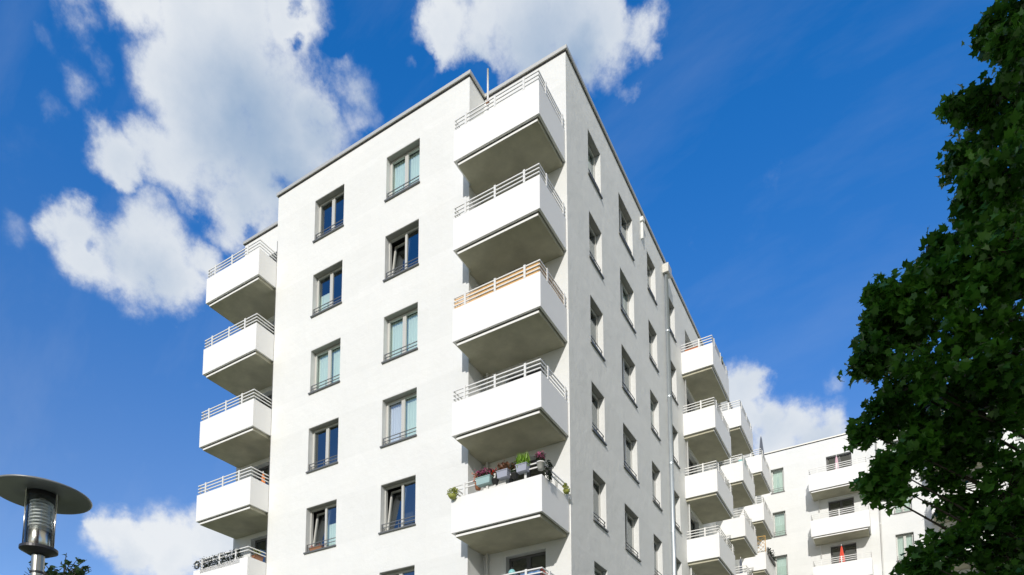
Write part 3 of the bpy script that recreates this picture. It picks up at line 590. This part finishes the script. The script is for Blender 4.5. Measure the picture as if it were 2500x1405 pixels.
a_ = rng.uniform(0, 2*PI, 160); leaves(np.column_stack([.13*np.cos(a_)+rng.normal(0, .015, 160), rng.normal(0, .02, 160), .15+.13*np.sin(a_)+rng.normal(0, .015, 160)]), .045, 'foliage', 'fir_leaf', t)
b = MB(); b.lathe([(0, .10), (.045, .11), (.055, .15), (.03, .19), (0, .2)], 14); b.build('ornament', 'pot_white', t, True)
planter('flower_box', 'brown flower box with yellow green leaves beside the main wall on the lowest left balcony', -11.80, -.25, zl+.02, .34, .26, 'plant_box_brown', 'lime_leaf', 60, .07, bh=.16, rotz=R90)
# window box with red flowers, left column
planter('flower_box', 'window box with small red flowers in front of the tilted left column window', -9.25, .10, ZS-4*H+.025, .55, .10, 'plant_box_brown', 'shrub_leaf', 60, .04, bh=.10, bd=.12, extra=('red_flower', 45, .04, 'blossom'))
# side stacks
planter('flower_box', 'orange flower box behind the rails of the nearest top side balcony', .45, 12.66, top(0)+.0, .62, .10, 'terracotta', 'salmon_flower', 60, .05, bh=.10)
planter('potted_plant', 'leafy plant behind the rear rail of the nearest top side balcony', 1.28, 14.35, top(0)+.02, .26, .34, 'plant_box_dark', 'lime_leaf', 60, .07, bh=.12)
t = thing('wooden_trellis', 'yellow wooden lattice trellis standing on a far side balcony', 'trellis', (1.12, 23.56, top(2)-.05))
b = MB(); w_, h_ = .56, 1.05
for x in (-w_/2, w_/2-.03): b.box(x, x+.03, -.01, .015, 0, h_)
for z in (0, h_-.03): b.box(-w_/2+.03, w_/2-.03, -.01, .015, z, z+.03)
b.build('frame', 'wood_yellow', t); b = MB()
for s in (-1, 1):
    for q in (-2, -1, 0, 1, 2, 3, 4):
        x0, z0 = -w_/2, q*.25; pts = []
        for xx in (-w_/2+.02, w_/2-.02):
            zz = z0+(xx+w_/2)*1.0 if s > 0 else z0+(w_/2-xx)*1.0; pts.append((xx, .026 if s > 0 else -.014, zz))
        (xa, ya, za), (xb, yb, zb) = pts
        if max(za, zb) > h_ or min(za, zb) < 0: continue
        b.tube([(xa, ya, za), (xb, yb, zb)], .012, 4)
b.build('lattice', 'wood_yellow', t)
t = thing('balcony_hedge', 'long box of dark plants on the far balcony rail beside the trellis', 'potted plant', (1.40, 25.2, top(2)-.02))
b = MB(); b.box(-.09, .09, -1.0, 1.0, 0, .16); b.build('trough', 'plant_box_dark', t)
b = MB()
for i in range(10): b.tube([(0, -.9+i*.2, .16), (0, -.88+i*.2, .38)], .006, 4)
b.build('stem', 'bark', t)
leaves(np.column_stack([rng.normal(0, .09, 420), rng.uniform(-1.05, 1.05, 420), .12+.45*rng.uniform(0, 1, 420)]), .11, 'foliage', 'fir_leaf', t)
t = thing('garden_cabinet', 'teal plastic cabinet on the middle side balcony behind its rails', 'cabinet', (1.10, 19.0, top(1)-.95))
b = MB(); b.box(-.22, .22, -.25, .25, 0, 1.45); b.build('body', 'teal_plastic', t)
b = MB(); b.box(-.21, -.005, -.268, -.253, .03, 1.40); b.box(.005, .21, -.268, -.253, .03, 1.40); b.build('door', 'teal_plastic', t)
b = MB(); b.box(-.25, .25, -.28, .28, 1.455, 1.50); b.build('lid', 'pot_white', t)
planter('potted_plant', 'small dark shrub on the near rail of the middle side balcony, second from the top', 1.05, 18.08, top(1)-.02, .26, .16, 'pot_white', 'fir_leaf', 50, .05, bh=.10)
# ------------------------------------------------------------------ street lamp
lx, ly = 2.405, -13.562
t = thing('street_lamp', 'stainless steel street lamp with a wide disc shade over a clear glass cylinder', 'street lamp', (lx, ly, 0))
b = MB(); b.tube([(0, 0, 0), (0, 0, 3.40)], .037, 24); b.build('pole', 'pole_steel', t, True)
b = MB(); b.lathe([(0, 3.40), (.043, 3.40), (.043, 3.57), (0, 3.57)], 28); cl_ = b.build('collar', 'pole_steel', t)
b = MB(); b.lathe([(.044, 3.425), (.049, 3.428), (.049, 3.440), (.044, 3.444)], 28); b.build('seam_ring', 'dark_steel', cl_)
b = MB(); b.lathe([(0, 3.575), (.07, 3.575), (.125, 3.605), (.125, 3.625), (.112, 3.63), (0, 3.63)], 40); b.build('base_plate', 'dark_steel', t)
b = MB(); b.lathe([(.080, 3.632), (.084, 3.64), (.084, 3.775), (.080, 3.780), (0, 3.780)], 40); b.build('reflector_can', 'steel', t, True)
b = MB()
for i in range(8): z = 3.79+i*.027; b.lathe([(.040, z+.004), (.060, z+.014), (.078, z), (.079, z+.003), (.061, z+.018), (.041, z+.008)], 36)
b.build('louvre', 'louvre', t)
b = MB(); b.tube([(0, 0, 3.78), (0, 0, 4.02)], .022, 16); b.build('lamp_tube', 'pot_white', t, True)
b = MB(); b.lathe([(.096, 3.632), (.096, 4.055)], 48); b.build('glass_cylinder', 'lamp_glass', t, True)
for k in range(3):
    a = math.radians(30+120*k); b = MB(); b.tube([(.110*math.cos(a), .110*math.sin(a), 3.62), (.110*math.cos(a), .110*math.sin(a), 4.06)], .006, 8); b.build('rod', 'steel', t, True)
b = MB(); b.lathe([(0, 4.058), (.115, 4.058), (.12, 4.052), (.22, 4.060), (.305, 4.040), (.320, 4.040), (.327, 4.048), (.322, 4.056), (.29, 4.070), (.18, 4.100), (.08, 4.118), (0, 4.122)], 72); b.build('disc_shade', 'steel_pale', t, True)
b = MB(); b.lathe([(0, 4.02), (.10, 4.02), (.10, 4.056), (0, 4.057)], 36); b.build('top_ring', 'dark_steel', t)
# ------------------------------------------------------------------ trees
CROWN=[(10.06,-4.88,13.08,0.47),(9.86,-5.34,12.11,0.42),(9.7,-5.16,11.75,0.5),(9.6,-4.94,11.37,0.53),(9.57,-5.2,10.5,0.48),(9.48,-4.86,10.13,0.5),(9.2,-5.39,9.33,0.5),(8.9,-5.3,9.09,0.52),(8.47,-5.49,8.63,0.52),(8.24,-5.35,8.3,0.47),(7.86,-5.64,7.98,0.21),(8.41,-5.62,7.52,0.58),(8.12,-5.4,7.23,0.36),(8.27,-5.48,6.67,0.4),(8.09,-5.44,6.45,0.24),(7.8,-5.47,6.24,0.19),(8.18,-5.47,6.12,0.21),(8.59,-5.01,7.11,0.61),(8.96,-5.45,7.79,0.68),(9.29,-5.47,8.5,0.62),(9.65,-5.45,9.09,0.62),(9.78,-5.4,10.28,0.57),(9.39,-5.04,7.28,0.69),(9.07,-4.91,6.65,0.43),(8.71,-4.86,6.4,0.28),(8.84,-4.74,6.07,0.23),(8.64,-5.0,5.29,0.37),(8.35,-5.37,5.07,0.19),(8.42,-4.97,5.01,0.38),(9.05,-4.9,5.39,0.51),(9.46,-4.96,5.99,0.63),(9.46,-4.73,5.01,0.64),(9.97,-4.78,7.85,0.86),(10.21,-4.86,11.63,0.65),(10.46,-4.64,12.96,0.72),(9.2,-5.32,11.68,0.15),(9.13,-5.27,10.95,0.16),(8.08,-5.64,8.99,0.18),(9.67,-5.18,12.79,0.16),(8.17,-5.67,8.8,0.33),(7.94,-5.65,8.47,0.25),(7.98,-5.7,8.11,0.27),(8.59,-5.57,8.96,0.32),(7.71,-5.61,7.06,0.15),(9.28,-5.12,10.39,0.22),(8.83,-5.29,9.63,0.19),(11.08,-3.57,11.73,1.31),(11.19,-2.68,9.6,1.7),(10.7,-3.2,6.75,1.44),(9.96,-3.96,4.74,1.07),(9.11,-4.39,4.33,0.89),(11.74,-2.94,14.48,1.51),(10.93,-4.04,15.02,1.12),(11.65,-1.29,4.86,1.78),(11.58,-3.3,16.76,1.31),(10.7,-1.49,11.81,1.26),(9.93,-1.66,9.59,1.34),(9.24,-1.96,8.86,0.83),(10.41,-1.04,6.63,1.34),(11.05,-1.64,14.77,1.19),(12.65,-0.66,9.26,1.86),(12.89,-1.03,13.52,1.71),(12.77,-1.51,17.07,1.64),(12.26,-2.05,19.21,1.21)]
def maple_tree(loc=(0, 0, 0)):
    t = thing('maple_tree', 'large dark green maple filling the right edge, partly hiding the block behind', 'tree', (12.0, -3.2, 0))
    o = Vector((12.0, -3.2, 0)); b = MB()
    b.tube([(0, 0, -.1), (.05, .02, 1.5), (0, .05, 3.5), (.1, .0, 6), (.05, -.05, 9), (.1, 0, 12), (.2, .1, 15), (.25, .4, 18)], [.36, .28, .25, .21, .17, .13, .08, .03], 14)
    b.build('trunk', 'bark', t, True)
    pts = []; br = MB(); tw = []
    for i, (x, y, z, r) in enumerate(CROWN):
        c = Vector((x, y, z))-o
        zb = max(2.2, min(16.5, c.z-1.0-.35*math.hypot(c.x, c.y))); st = Vector((.05, 0, zb)); mid = st.lerp(c, .5)+Vector((random.uniform(-.2, .2), random.uniform(-.2, .2), random.uniform(-.1, .35)))
        br.tube([st, st.lerp(mid, .5)+Vector((0, 0, .06)), mid, mid.lerp(c, .6), c], [.034, .028, .022, .015, .006], 6)
        # sprays: sub-twigs running out from the lobe's centre, leaves hang along them
        dn = random.uniform(.55, 1.0); ns = int((10+26*r*r*2.2)*dn)
        for s in range(ns):
            d = Vector(rng.normal(size=3)).normalized(); d.z = d.z*.8; ln = r*random.uniform(.68, 1.13); e = c+d*ln
            if r < .9: br.tube([c+d*r*.15, c+d*ln*.6+Vector((0, 0, .02)), e], [.007, .005, .003], 3, caps=False)
            m = 27 if r < .9 else 20
            for q in range(m):
                u = random.uniform(.35, 1.0)**.7; p = c+d*(ln*u)
                pts.append((p.x+random.gauss(0, .075), p.y+random.gauss(0, .075), p.z+random.gauss(-.03, .07)))
    br.build('branch', 'bark', t, True)
    leaves(np.array(pts), .125, 'crown', 'maple_leaf', t, 'maple', flat=.35)
    print('leaves', len(pts)); return t
maple_tree()
t = thing('young_tree', 'tip of a small leafy young tree beside the street lamp', 'tree', (1.71, -13.05, 0))
b = MB(); b.tube([(0, 0, 0), (.03, 0, 1.5), (.0, .02, 2.8), (.02, 0, 3.70)], [.03, .022, .014, .004], 8); b.build('trunk', 'bark', t, True)
b = MB(); pts = []
for i in range(110):
    z = random.uniform(1.6, 3.66) if i < 60 else random.uniform(3.2, 3.68); a = random.uniform(0, 2*PI); ln = (3.84-z)*.42+.10; e = Vector((ln*math.cos(a), ln*math.sin(a), z+.16+ln*.25)); s_ = Vector((.01, 0, z))
    b.tube([s_, s_.lerp(e, .6)+Vector((0, 0, .02)), e], [.006, .004, .002], 4, caps=False)
    for q in range(9): p = s_.lerp(e, .25+.085*q); pts.append((p.x+random.gauss(0, .018), p.y+random.gauss(0, .018), p.z+random.gauss(0, .018)))
b.build('branch', 'bark', t); leaves(np.array(pts), .062, 'crown', 'shrub_leaf', t)
# ------------------------------------------------------------------ unseen block added behind the viewer to shade the maple
Cb = thing('apartment_building', 'unseen brick apartment block added behind the viewer to shade the maple', 'apartment building', (12, -30, 0))
mat('brick', (.33, .16, .11), .9, noise=(3, .15)); HT = 27.0
hl = [(u, u+1.3, z, z+1.5) for u in [1.5+3.2*i for i in range(6)] for z in [1.2+3.0*k for k in range(8)]]
wb = MB(); facade(wb, (20, 0, 0), (-1, 0, 0), (0, 1, 0), 0, 20, 0, HT, hl)
wb.quad((0, 0, 0), (0, -12, 0), (0, -12, HT), (0, 0, HT)); wb.quad((20, -12, 0), (20, 0, 0), (20, 0, HT), (20, -12, HT)); wb.quad((0, -12, 0), (20, -12, 0), (20, -12, HT), (0, -12, HT))
wb.build('wall', ['brick', 'interior_dark'], Cb)
rb = MB(); rb.box(-.15, 20.15, -12.15, .15, HT+.003, HT+.25); rb.build('roof', 'roof_felt', Cb)
for u0, u1, z0, z1 in hl: window(Cb, (20-u0, 0, z0), PI, 1.3, 1.5, 2, rail=False)
print('script done')
